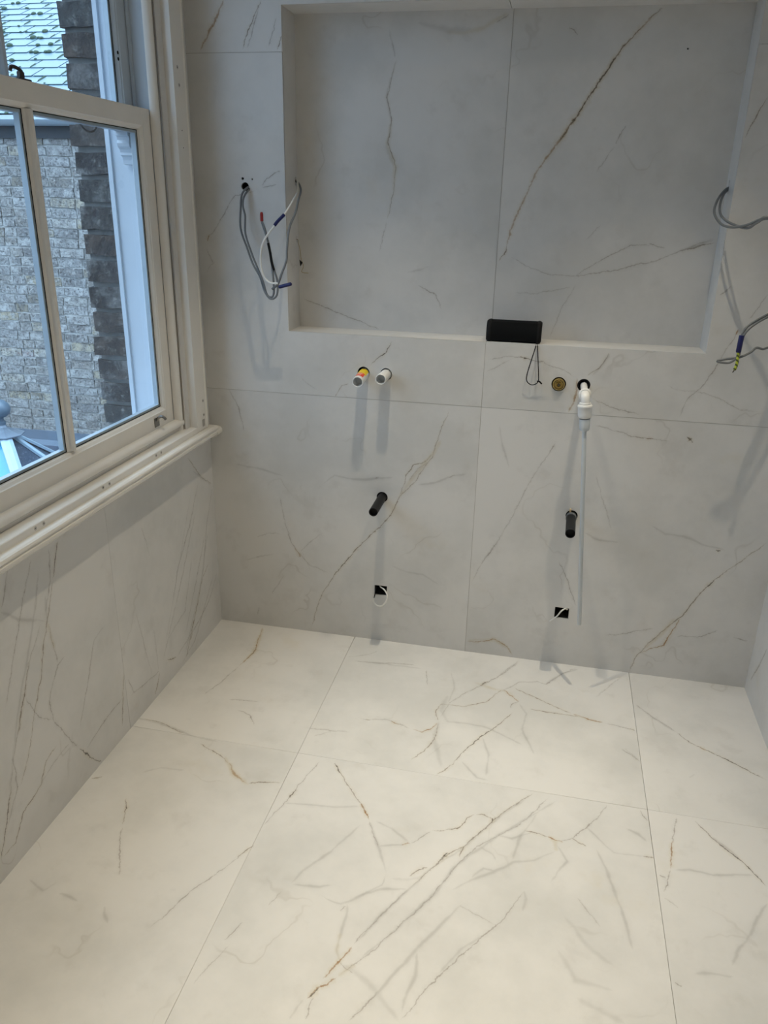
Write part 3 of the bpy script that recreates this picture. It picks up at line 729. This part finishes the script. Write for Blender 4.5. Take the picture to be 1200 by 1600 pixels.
me_sl = bpy.data.meshes.new('slate'); bm.to_mesh(me_sl); bm.free(); me_sl.materials.append(SLATE)
rotM = Matrix.Rotation(TH-.030, 4, 'X'); cand = []
for r_ in range(28):
    x = -8.8+(.134 if r_ % 2 else 0)
    while x < -.6: cand.append((x, r_*.213)); x += .270
def vis(c): return (c[0]+2.75+.5*c[1])**2*1.6+(c[1]-1.5)**2*.6
cand.sort(key=vis)
for (x, s) in cand[:300]:
    o = bpy.data.objects.new('slate', me_sl); col.objects.link(o)
    p = roofp(x, s, .006+random.uniform(0, .002)); o.matrix_world = Matrix.Translation(p) @ rotM @ Matrix.Rotation(random.uniform(-.012, .012), 4, 'Z')
    o.parent = house; o.matrix_parent_inverse = Matrix.Translation(-house.location)
bm = bmesh.new()
for (x, s) in cand[300:]:
    q = [bm.verts.new(roofp(x+a, s+b, .004)) for a, b in ((0,0),(sw,0),(sw,sl),(0,sl))]; bm.faces.new(q)
o = H(from_bm('distant_slates', bm, SLATE)); o['kind'] = 'stuff'
bm = bmesh.new(); rr = random.Random(11)
for k in range(260):
    r_ = rr.randint(0, 15); x = -5.5+rr.random()*3.4; s = r_*.213+rr.uniform(-.012, .02)
    p = roofp(x, s, .012); R_ = rr.uniform(.010, .034)
    add_lathe(bm, p, p+Vector((0, -st_, ct)), [(0, R_), (R_*.35, R_*.8), (R_*.55, R_*.35), (R_*.6, 0)], 7)
for (x, s) in cand[:300]:  # dark strips along the slate joints, added to paint in their shade
    if rr.random() < .55:
        a0 = rr.uniform(0, .1); a1 = a0+rr.uniform(.05, .12)
        q = [bm.verts.new(roofp(x-.007+dx, s+ds, .010+h_)) for dx, ds, h_ in ((-.006, a0, 0), (.006, a0, 0), (.006, a1, 0), (-.006, a1, 0), (0, a0, .008), (0, a1, .008))]
        for f in ((0,1,4), (3,5,2), (0,4,5,3), (1,2,5,4)): bm.faces.new([q[i] for i in f])
o = H(from_bm('moss_and_joint_shade', bm, simple('roof_moss_joint_shade', (.05, .08, .05), .95))); o['kind'] = 'stuff'

# low flat roof below, with lantern
flat = box('lead_roof', -7.5, -.34, -4.5, NYp, -.34, -.235, simple('dark_wet_lead', (.07, .09, .13), .35, .1, var=.3, scale=3)); tag(flat, 'dark wet lead flat roof below the brick wall outside the window', 'roof')
H(prism('lead_flashing', [(NYp-.10, -.235), (NYp-.012, -.215), (NYp-.012, -.13), (NYp, -.13), (NYp, -.26), (NYp-.10, -.26)], 0, -7.5, -.34, LEAD))
lan = empty('roof_lantern', (-2.62, 2.0, -.235), 'glazed roof lantern with lead cap and ball finial outside the window', 'skylight')
apex = at(4, 672, 1, 2.0); zE = -.235
eA = at(46, 800, 2, zE); eB = at(110, 745, 2, zE)
eC = Vector((apex.x-.9, eA.y+.02, zE)); eD = Vector((eB.x-.25, eB.y+.35, zE))
ridgeL = apex+Vector((-1.2, 0, 0)); eF = Vector((ridgeL.x-.3, eA.y+.02, zE)); eG = Vector((ridgeL.x-.3, eD.y, zE))
LG1 = NT('lantern_glass_painted_sky'); LG1 = LG1.fin((.05, .28, .45), .10, 0, .5)  # cyan base puts the sky's reflection into the glass colour
LG2 = NT('lantern_glass_painted_wall_spots'); nn = LG2.noise(LG2.coord(), 60, 4, .8); LG2 = LG2.fin(LG2.mix(LG2.maprange(nn, .56, .68, 0, .8), (.035, .055, .09), (.35, .42, .50)), .3, 0, .6)  # dark base paints in the reflected brick wall; pale flecks are water spots
def panel(pts, mat):
    bm = bmesh.new(); c = (pts[1]-pts[0]).cross(pts[2]-pts[0]).normalized()*.008
    A = [bm.verts.new(p) for p in pts]; B = [bm.verts.new(p-c) for p in pts]
    bm.faces.new(A); bm.faces.new(B[::-1])
    for i in range(len(A)): bm.faces.new((A[i], B[i], B[(i+1)%len(A)], A[(i+1)%len(A)]))
    keep(from_bm('glass_panel', bm, mat), lan)
panel([apex, eF, eA], LG1); panel([apex, ridgeL, eF], LG1); panel([apex, eA, eB], LG2); panel([apex, eB, eD], LG2); panel([apex, eD, eG, ridgeL], LG2)
RIBM = simple('blue_grey_powder_coat', (.34, .46, .56), .35)
def bar(a, b, w, h):
    d = (b-a); n = Vector((0,0,1)); sd = d.cross(n).normalized()*w/2; up = sd.cross(d).normalized()*h
    bm = bmesh.new(); q = [bm.verts.new(p+s+u) for p in (a, b) for s, u in ((-sd, up*0), (-sd, up), (-sd*.4, up*1.5), (sd*.4, up*1.5), (sd, up), (sd, up*0))]
    for i in range(6): bm.faces.new((q[i], q[(i+1)%6], q[6+(i+1)%6], q[6+i]))
    bm.faces.new(q[:6][::-1]); bm.faces.new(q[6:])
    keep(from_bm('rib', bm, RIBM), lan)
bar(apex, eA, .085, .02); bar(apex, eB, .045, .018); bar(apex, eD, .045, .018); bar(ridgeL, apex, .08, .02); bar(eA, eB, .05, .03); bar(eF, eA, .05, .03)
bm = bmesh.new(); add_lathe(bm, apex+Vector((0,0,-.035)), apex+Vector((0,0,1)), [(0, .15), (.008, .152), (.035, .08), (.06, .04), (.075, .03), (.085, .03)], 8)
keep(from_bm('lead_cap', bm, LEAD), lan)
bt = apex.z+.045
keep(lathe('finial', (apex.x-.004, 2.0, bt), (apex.x-.004, 2.0, 9), [(0, .034), (.02, .036), (.03, .024), (.05, .024), (.058, .045), (.080, .072), (.115, .084), (.150, .074), (.178, .045), (.19, 0)], simple('blue_grey_finial', (.10, .15, .20), .35)), lan)

# ------------------------------------------------------------------ pipes on the back wall
def hollow(name, p0, p1, r, wall, mat, parent=None, seg=32):
    L = (Vector(p1)-Vector(p0)).length
    return lathe(name, p0, p1, [(0, r), (L-.001, r), (L, r-.001), (L, r-wall), (L-.04, r-wall), (L-.04, 0)], mat, parent, seg)
def pipe_to(x, z, px, py, y):
    return Vector((x, .06, z)), at(px, py, 1, y)
a, b = pipe_to(.6621, 1.1885, 558.5, 597, -.102)
mt_ = empty('white_pipe_stub', (a.x, 0, a.z), 'white plastic pipe stub with yellow and red printed label, left of the pair', 'pipe', 'white pipe stubs under the niche')
tube_ = keep(hollow('pipe', a, b, .0208, .0028, PVC), mt_)
def label_patch(a, b, r, t0, t1, ang0, ang1, mat, name='sticker', parent=None):
    d = (b-a).normalized(); u = Vector((1,0,0)); u = (u-d*u.dot(d)).normalized(); v = u.cross(d)
    if v.z < 0: v = -v
    bm = bmesh.new(); n = 14; g = []
    for i in range(n+1):
        an = math.radians(ang0+(ang1-ang0)*i/n); w = (u*math.cos(an)+v*math.sin(an))*(r+.0004)
        g.append((bm.verts.new(a+d*t0+w), bm.verts.new(a+d*t1+w)))
    for p, q in zip(g, g[1:]): bm.faces.new((p[0], q[0], q[1], p[1]))
    return from_bm(name, bm, mat, parent, True)
YEL = simple('yellow_print', (.85, .62, .02), .45); REDP = simple('red_print', (.80, .06, .02), .45); CREAM = simple('cream_print', (.85, .62, .52), .45)
L_ = (b-a).length
keep(label_patch(a, b, .0208, L_-.108, L_-.052, 25, 165, YEL), mt_)
keep(label_patch(a, b, .0209, L_-.056, L_-.018, 40, 172, REDP), mt_)
for k in range(3): keep(label_patch(a, b, .0211, L_-.050+k*.0085, L_-.0460+k*.0085, 62+k*6, 140-k*5, CREAM, 'printed_line'), mt_)
a, b = pipe_to(.7518, 1.1890, 594.5, 593, -.085)
o = hollow('white_pipe_stub', a, b, .0205, .0028, PVC); tag(o, 'plain white plastic pipe stub, right of the pair under the niche', 'pipe', 'white pipe stubs under the niche')
for (x, z, px, py, y, lab, r) in ((.7468, .6783, 583, 800.5, -.17, 'black plastic waste pipe stub sticking out below the white pair', .0178), (1.5132, .6759, 891, 834, -.19, 'black waste pipe stub behind the hanging white pipe', .0185)):
    a, b = pipe_to(x, z, px, py, y)
    t = empty('waste_pipe', (x, 0, z), lab, 'pipe', 'black waste pipes')
    keep(hollow('pipe', a, b, r, .0022, BLACKP), t)
    d = (b-a).normalized()
    keep(lathe('rubber_plug', b-d*.010, b, [(0, r-.0024), (.001, 0)], BLACKR), t)
    keep(lathe('compression_ring', Vector((x, .004, z)), Vector((x, .1, z)), [(0, .0222), (.02, .0222), (.02, r+.0005), (0, r+.001), (0, .0222)], BLACKR), t)
    if x > 1:
        keep(lathe('spigot_collar', a+d*.075, b, [(0, r), (0, r+.002), (.018, r+.002), (.018, r)], simple('scuffed_plastic', (.16,.17,.18), .5, var=.5, scale=200)), t)
        keep(box('timber_wedge', x-.010, x-.004, -.012, .05, z+.017, z+.030, simple('raw_timber', (.55, .42, .24), .8)), t)
# brass capped connector
bx, bz = 1.4113, 1.1945
t = empty('brass_fitting', (bx, 0, bz), 'round brass pipe fitting set in a dark hole', 'fitting')
A_, B_ = Vector((bx, .03, bz)), Vector((bx, -1, bz))
keep(lathe('flange', A_, B_, [(0, .0225), (.036, .0225), (.039, .0205), (.039, .0150), (.036, .0145), (.036, .0105)], BRASS), t)
keep(lathe('socket', A_, B_, [(.036, .0105), (.048, .0098), (.048, .0068), (.040, .0064), (.030, .0064), (.030, 0)], BRASS), t)
keep(lathe('centre_plug', A_, B_, [(.030, .0040), (.046, .0040), (.048, .0028), (.048, 0)], STEEL), t)
keep(lathe('steel_ring', A_, B_, [(.0385, .0185), (.0405, .0180), (.0405, .0165), (.0385, .0160)], simple('dark_oxide', (.10,.07,.04), .4, .8)), t)
# elbow with hanging pipe
ex, ez = 1.5022, 1.1960
t = empty('hanging_white_pipe', (ex, 0, ez), 'white elbow with collar and long thin pipe hanging from a hole', 'pipe')
el = at(914.5, 620, 1, -.155); EY = el.y
bot = at(905, 976, 1, -.19); dn = (bot-el).normalized()
keep(lathe('feed_pipe', (ex, .06, ez), (el.x, EY, el.z), [(0, .0125), (.215, .0125)], PVC), t)
bm = bmesh.new()
hdir = (Vector((ex, .06, ez))-el).normalized()
arc = [el+hdir*.028, el+hdir*.012, el+hdir*.003+dn*.003, el+dn*.012, el+dn*.028]
add_tube(bm, arc, .0165, 24, 6)
keep(from_bm('elbow', bm, PVC, smooth=True), t)
keep(lathe('elbow_collar', el+hdir*.022, el+hdir*1, [(0, .0165), (0, .0205), (.003, .0225), (.014, .0225), (.016, .021), (.016, .0125)], PVC), t)
c0 = el
keep(lathe('collar', c0+dn*.020, c0+dn*2, [(0, .0165), (0, .0195), (.003, .0205), (.008, .0200), (.008, .024), (.011, .0262), (.016, .0262), (.018, .0248), (.044, .0245), (.052, .0225), (.056, .0195), (.057, .016)], PVC), t)
keep(lathe('seal_ring', c0+dn*.0765, c0+dn*2, [(0, .0188), (.003, .0188), (.003, .015)], simple('grey_seal', (.12,.13,.14), .5)), t)
keep(lathe('sleeve', c0+dn*.079, c0+dn*2, [(0, .0195), (.020, .0190), (.038, .0175), (.042, .0150), (.042, .008)], PVCG), t)
LB = (bot-c0).length
keep(lathe('thin_pipe', c0+dn*.118, bot, [(0, .0078), (LB-.119, .0078), (LB-.118, .0070), (LB-.118, .0055), (LB-.128, .0055), (LB-.128, 0)], PVCG), t)
keep(lathe('hole_gasket', (ex, .003, ez+.0), (ex, 1, ez), [(0, .0222), (.02, .0222), (.02, .0165), (0, .0170), (0, .0222)], BLACKR), t)

# ------------------------------------------------------------------ cables
def W3(*p): return [at(p[i], p[i+1], 1, p[i+2]) for i in range(0, len(p), 3)]
# white loops at the floor-level square holes
o = tube('white_cable_loop', [Vector((.735, .06, .262))]+W3(594,916,.01, 600,921,-.012, 604.5,928,-.03, 605,935,-.035, 602,942,-.035, 596,947,-.035, 589,946,-.032, 584.5,941,-.03, 583.5,935.5,-.028), .0030, CABW)
tag(o, 'white cable looped out of the square hole below the left waste pipe', 'cable')
o = tube('white_cable_tail', [Vector((1.545, .06, .250))]+W3(886.5,952,.006, 883,951,-.012, 877,955,-.022, 870,963,-.032, 864,967,-.040, 859,971,-.046), .0030, CABW)
tag(o, 'short white cable tail poking from the right square hole', 'cable')
o = tube('black_wire', [Vector((.725, .05, .255))]+W3(587,920,.0, 586,928,-.010, 584.5,934,-.016), .0022, BLACKR, seg=8)
tag(o, 'short black wire end beside the looped white cable', 'wire')

GRP = 'loose cables left of the niche'
t = empty('grey_twin_cable', (.2019, 0, 1.856), 'grey twin cable hanging from round hole and looping up to a red cap', 'cable', GRP)
keep(tube('cable_core', [Vector((.203, .07, 1.853))]+W3(387,293,-.008, 378,304,-.028, 376,326,-.040, 376,357,-.050, 386,387,-.065, 395,412,-.078, 406,432,-.088, 413.5,455,-.098, 423,467,-.104, 432.5,461,-.104, 433.5,440,-.096, 426.5,415,-.088, 420,382,-.078, 415,365,-.072, 409,347,-.066), .0038, CABG), t)
keep(tube('cable_core', [Vector((.199, .07, 1.857))]+W3(389,296,-.004, 381,308,-.030, 379.5,322,-.040, 383,338,-.048, 383.5,365,-.056, 393,395,-.070, 402,418,-.082, 411,440,-.092, 417,460,-.100, 424.5,464,-.102, 428,455,-.102, 426,425,-.094, 422,394,-.084, 414.5,360,-.074, 408.5,344,-.068), .0038, CABG), t)
keep(tube('black_tape', W3(419,380,-.083, 422,394,-.088, 424.5,410,-.091, 428,422,-.094), .0048, BLACKR), t)
e0, e1 = W3(409.2,346,-.067, 408.6,331.5,-.062)
keep(lathe('red_cap', e0, e1, [(0, 0), (0, .0058), ((e1-e0).length*.8, .0058), ((e1-e0).length, .004), ((e1-e0).length, 0)], RED), t)
t = empty('grey_niche_cable', (NX0, .13, 1.88), 'grey cable from the niche side ending in a blue connector', 'cable', GRP)
keep(tube('cable_core', [Vector((NX0-.03, .129, 1.880)), Vector((NX0+.004, .128, 1.879))]+W3(470,297,.06, 466,313,-.01, 461.5,333,-.035, 452,357,-.060, 448.5,390,-.078, 447.5,407,-.085, 440,428,-.095, 434,444,-.102, 425,452,-.106), .0042, CABG), t)
e0, e1 = W3(436,448.5,-.112, 455.5,443.5,-.118)
keep(lathe('blue_connector', e0, e1, [(0, 0), (0, .0055), (.004, .0066), ((e1-e0).length-.003, .0066), ((e1-e0).length, .004), ((e1-e0).length, 0)], BLUE), t)
t = empty('white_niche_cable', (NX0, .13, 1.885), 'white cable from the niche side with a blue sleeve midway', 'cable', GRP)
keep(tube('cable_core', [Vector((NX0-.03, .131, 1.886)), Vector((NX0+.003, .130, 1.886))]+W3(464.5,298,.06, 458,313,-.015, 444,335,-.065, 428.5,353,-.082, 415,371.5,-.090, 408,390,-.096, 407.5,415,-.102, 413,433,-.108, 422,441.5,-.112, 434,443,-.114), .0036, CABW), t)
keep(tube('blue_sleeve', W3(444.3,335,-.0655, 440,339.5,-.070, 436,343.5,-.0745, 432,348,-.079, 428.8,352.5,-.082), .0062, BLUE), t)
t = empty('thin_sensor_wire', (NX0, .127, 1.67), 'thin pale wire with small dark clip hanging inside the niche edge', 'wire', GRP)
keep(tube('wire_core', [Vector((NX0-.02, .127, 1.672)), Vector((NX0+.003, .126, 1.670))]+W3(466,380,.09, 469,391,.07, 470.5,404,.06, 474,416,.06, 471.5,425,.05, 482,427,.05), .0013, simple('tan_wire', (.40, .32, .18), .5), seg=6), t)
e = W3(470.5,411,.055)[0]
bm = bmesh.new(); q = [bm.verts.new(e+Vector(v)) for v in ((-.006,-.002,.012),(.006,-.002,.002),(-.003,-.002,-.012),(-.006,.002,.012),(.006,.002,.002),(-.003,.002,-.012))]
for f in ((0,1,2),(5,4,3),(0,3,4,1),(1,4,5,2),(2,5,3,0)): bm.faces.new([q[i] for i in f])
keep(from_bm('clip', bm, BLACKR), t)

GRP2 = 'loose cables right of the niche'
t = empty('grey_cable_pair', (NX1, .105, 1.88), 'pair of grey cables curving out of the right niche side, upper bundle', 'cable', GRP2)
for pp in ([Vector((NX1+.03, .104, 1.884)), Vector((NX1-.004, .100, 1.880))]+W3(1122,311,.05, 1116,332,.0, 1127,350,-.05, 1145,355,-.10, 1167,351.5,-.14, 1187,343,-.17, 1204,339.5,-.19)+[Vector((2.14, -.20, 1.785)), Vector((2.22, -.19, 1.80)), Vector((2.30, -.19, 1.81))],
           [Vector((NX1+.03, .102, 1.878)), Vector((NX1-.003, .098, 1.874))]+W3(1127,312,.05, 1125,332,.0, 1135,345,-.05, 1155,354,-.11, 1170,356,-.14, 1183,348,-.165, 1204,341.5,-.185)+[Vector((2.14, -.195, 1.772)), Vector((2.22, -.185, 1.790)), Vector((2.30, -.18, 1.80))]):
    keep(tube('cable_core', pp, .0042, CABG), t)
t = empty('grey_cable_bundle', (2.18, 0, 1.5), 'grey cables at the right edge with blue sleeve and striped green and yellow end', 'cable', GRP2)
keep(tube('cable_core', W3(1228,478,.06, 1222,480,-.03, 1200,491,-.10, 1180,502,-.13, 1166,512,-.145, 1159,525,-.15, 1156,538,-.155, 1153,553,-.16, 1150,560,-.16, 1138,567,-.16, 1120.5,564.5,-.158, 1135,561,-.155, 1155,558.5,-.15, 1172,551,-.14, 1182,543.5,-.13, 1192,545.5,-.12, 1202,543,-.10, 1222,545,-.06, 1230,548,.06), .0040, CABG), t)
keep(tube('cable_core', W3(1232,480,.06, 1224,483,-.03, 1200,495,-.11, 1182,505,-.135, 1169,515,-.15, 1161.5,526,-.155, 1157,545,-.158, 1154.5,556,-.16), .0040, CABG), t)
e0, e1 = W3(1159,524,-.156, 1153.5,551,-.160)
keep(lathe('blue_sleeve', e0, e1, [(0, 0), (0, .0075), (.004, .0085), ((e1-e0).length-.004, .0085), ((e1-e0).length, .007), ((e1-e0).length, 0)], BLUE), t)
N = NT('green_yellow_stripe'); w_ = N.n.new('ShaderNodeTexWave'); w_.inputs['Scale'].default_value = 38; w_.bands_direction = 'DIAGONAL'; N.l.new(N.coord(), w_.inputs[0])
STR = N.fin(N.mix(N.maprange(w_.outputs['Fac'], .35, .5, 0, 1), (.05, .08, .02), (.50, .55, .05)), .5)
keep(tube('earth_wire', W3(1153.5,551,-.160, 1152.5,561,-.163, 1150.5,571,-.165, 1147.5,578,-.165), .0050, STR), t)
keep(tube('copper_tip', W3(1147.5,578,-.165, 1144.5,582,-.165), .0018, BRONZE, seg=6), t)

# ------------------------------------------------------------------ speaker on the ledge
sx0, sx1 = 1.1375, 1.3205; zb_ = NZ0+.0015
t = empty('portable_speaker', (1.229, .058, NZ0), 'black portable speaker standing on the niche ledge with strap hanging down', 'speaker')
prof = [(.016, zb_+.006), (.024, zb_), (.086, zb_), (.096, zb_+.010), (.100, zb_+.040), (.094, zb_+.062), (.080, zb_+.073), (.042, zb_+.076), (.026, zb_+.070), (.016, zb_+.050), (.013, zb_+.026)]
keep(prism('body', prof, 0, sx0, sx1, FABRIC, smooth=True), t)
def cap(xa, xb, name):
    cy_ = sum(p[0] for p in prof)/len(prof); cz_ = sum(p[1] for p in prof)/len(prof)
    bm = bmesh.new(); rings = []
    for f, x in ((1.03, xa), (1.05, xa+(xb-xa)*.3), (1.02, xa+(xb-xa)*.65), (.90, xb)):
        rings.append([bm.verts.new((x, cy_+(y-cy_)*f, max(cz_+(z-cz_)*f, NZ0+.0005))) for y, z in prof])
    for A, B in zip(rings, rings[1:]):
        for i in range(len(prof)): bm.faces.new((A[i], A[(i+1)%len(prof)], B[(i+1)%len(prof)], B[i]))
    bm.faces.new(rings[0]); bm.faces.new(rings[-1])
    keep(from_bm(name, bm, BLACKR, smooth=True), t)
cap(sx0+.006, sx0-.010, 'end_cap'); cap(sx1-.006, sx1+.010, 'end_cap')
st0 = Vector((1.316, .010, zb_+.004))
strap = W3(836,545,-.006, 830.5,562,-.014, 823.5,585,-.018, 823.5,596,-.018, 831.5,601.5,-.018, 840.5,597,-.018, 841.5,586,-.016, 840.8,565,-.012, 840,545,-.006)
keep(tube('strap', [st0]+strap+[st0+Vector((.004, 0, 0))], .0019, BLACKR, seg=8), t)
keep(tube('strap_knot', W3(839,596,-.020, 842.5,596,-.020, 846.5,600,-.020), .0030, BLACKR, seg=8), t)
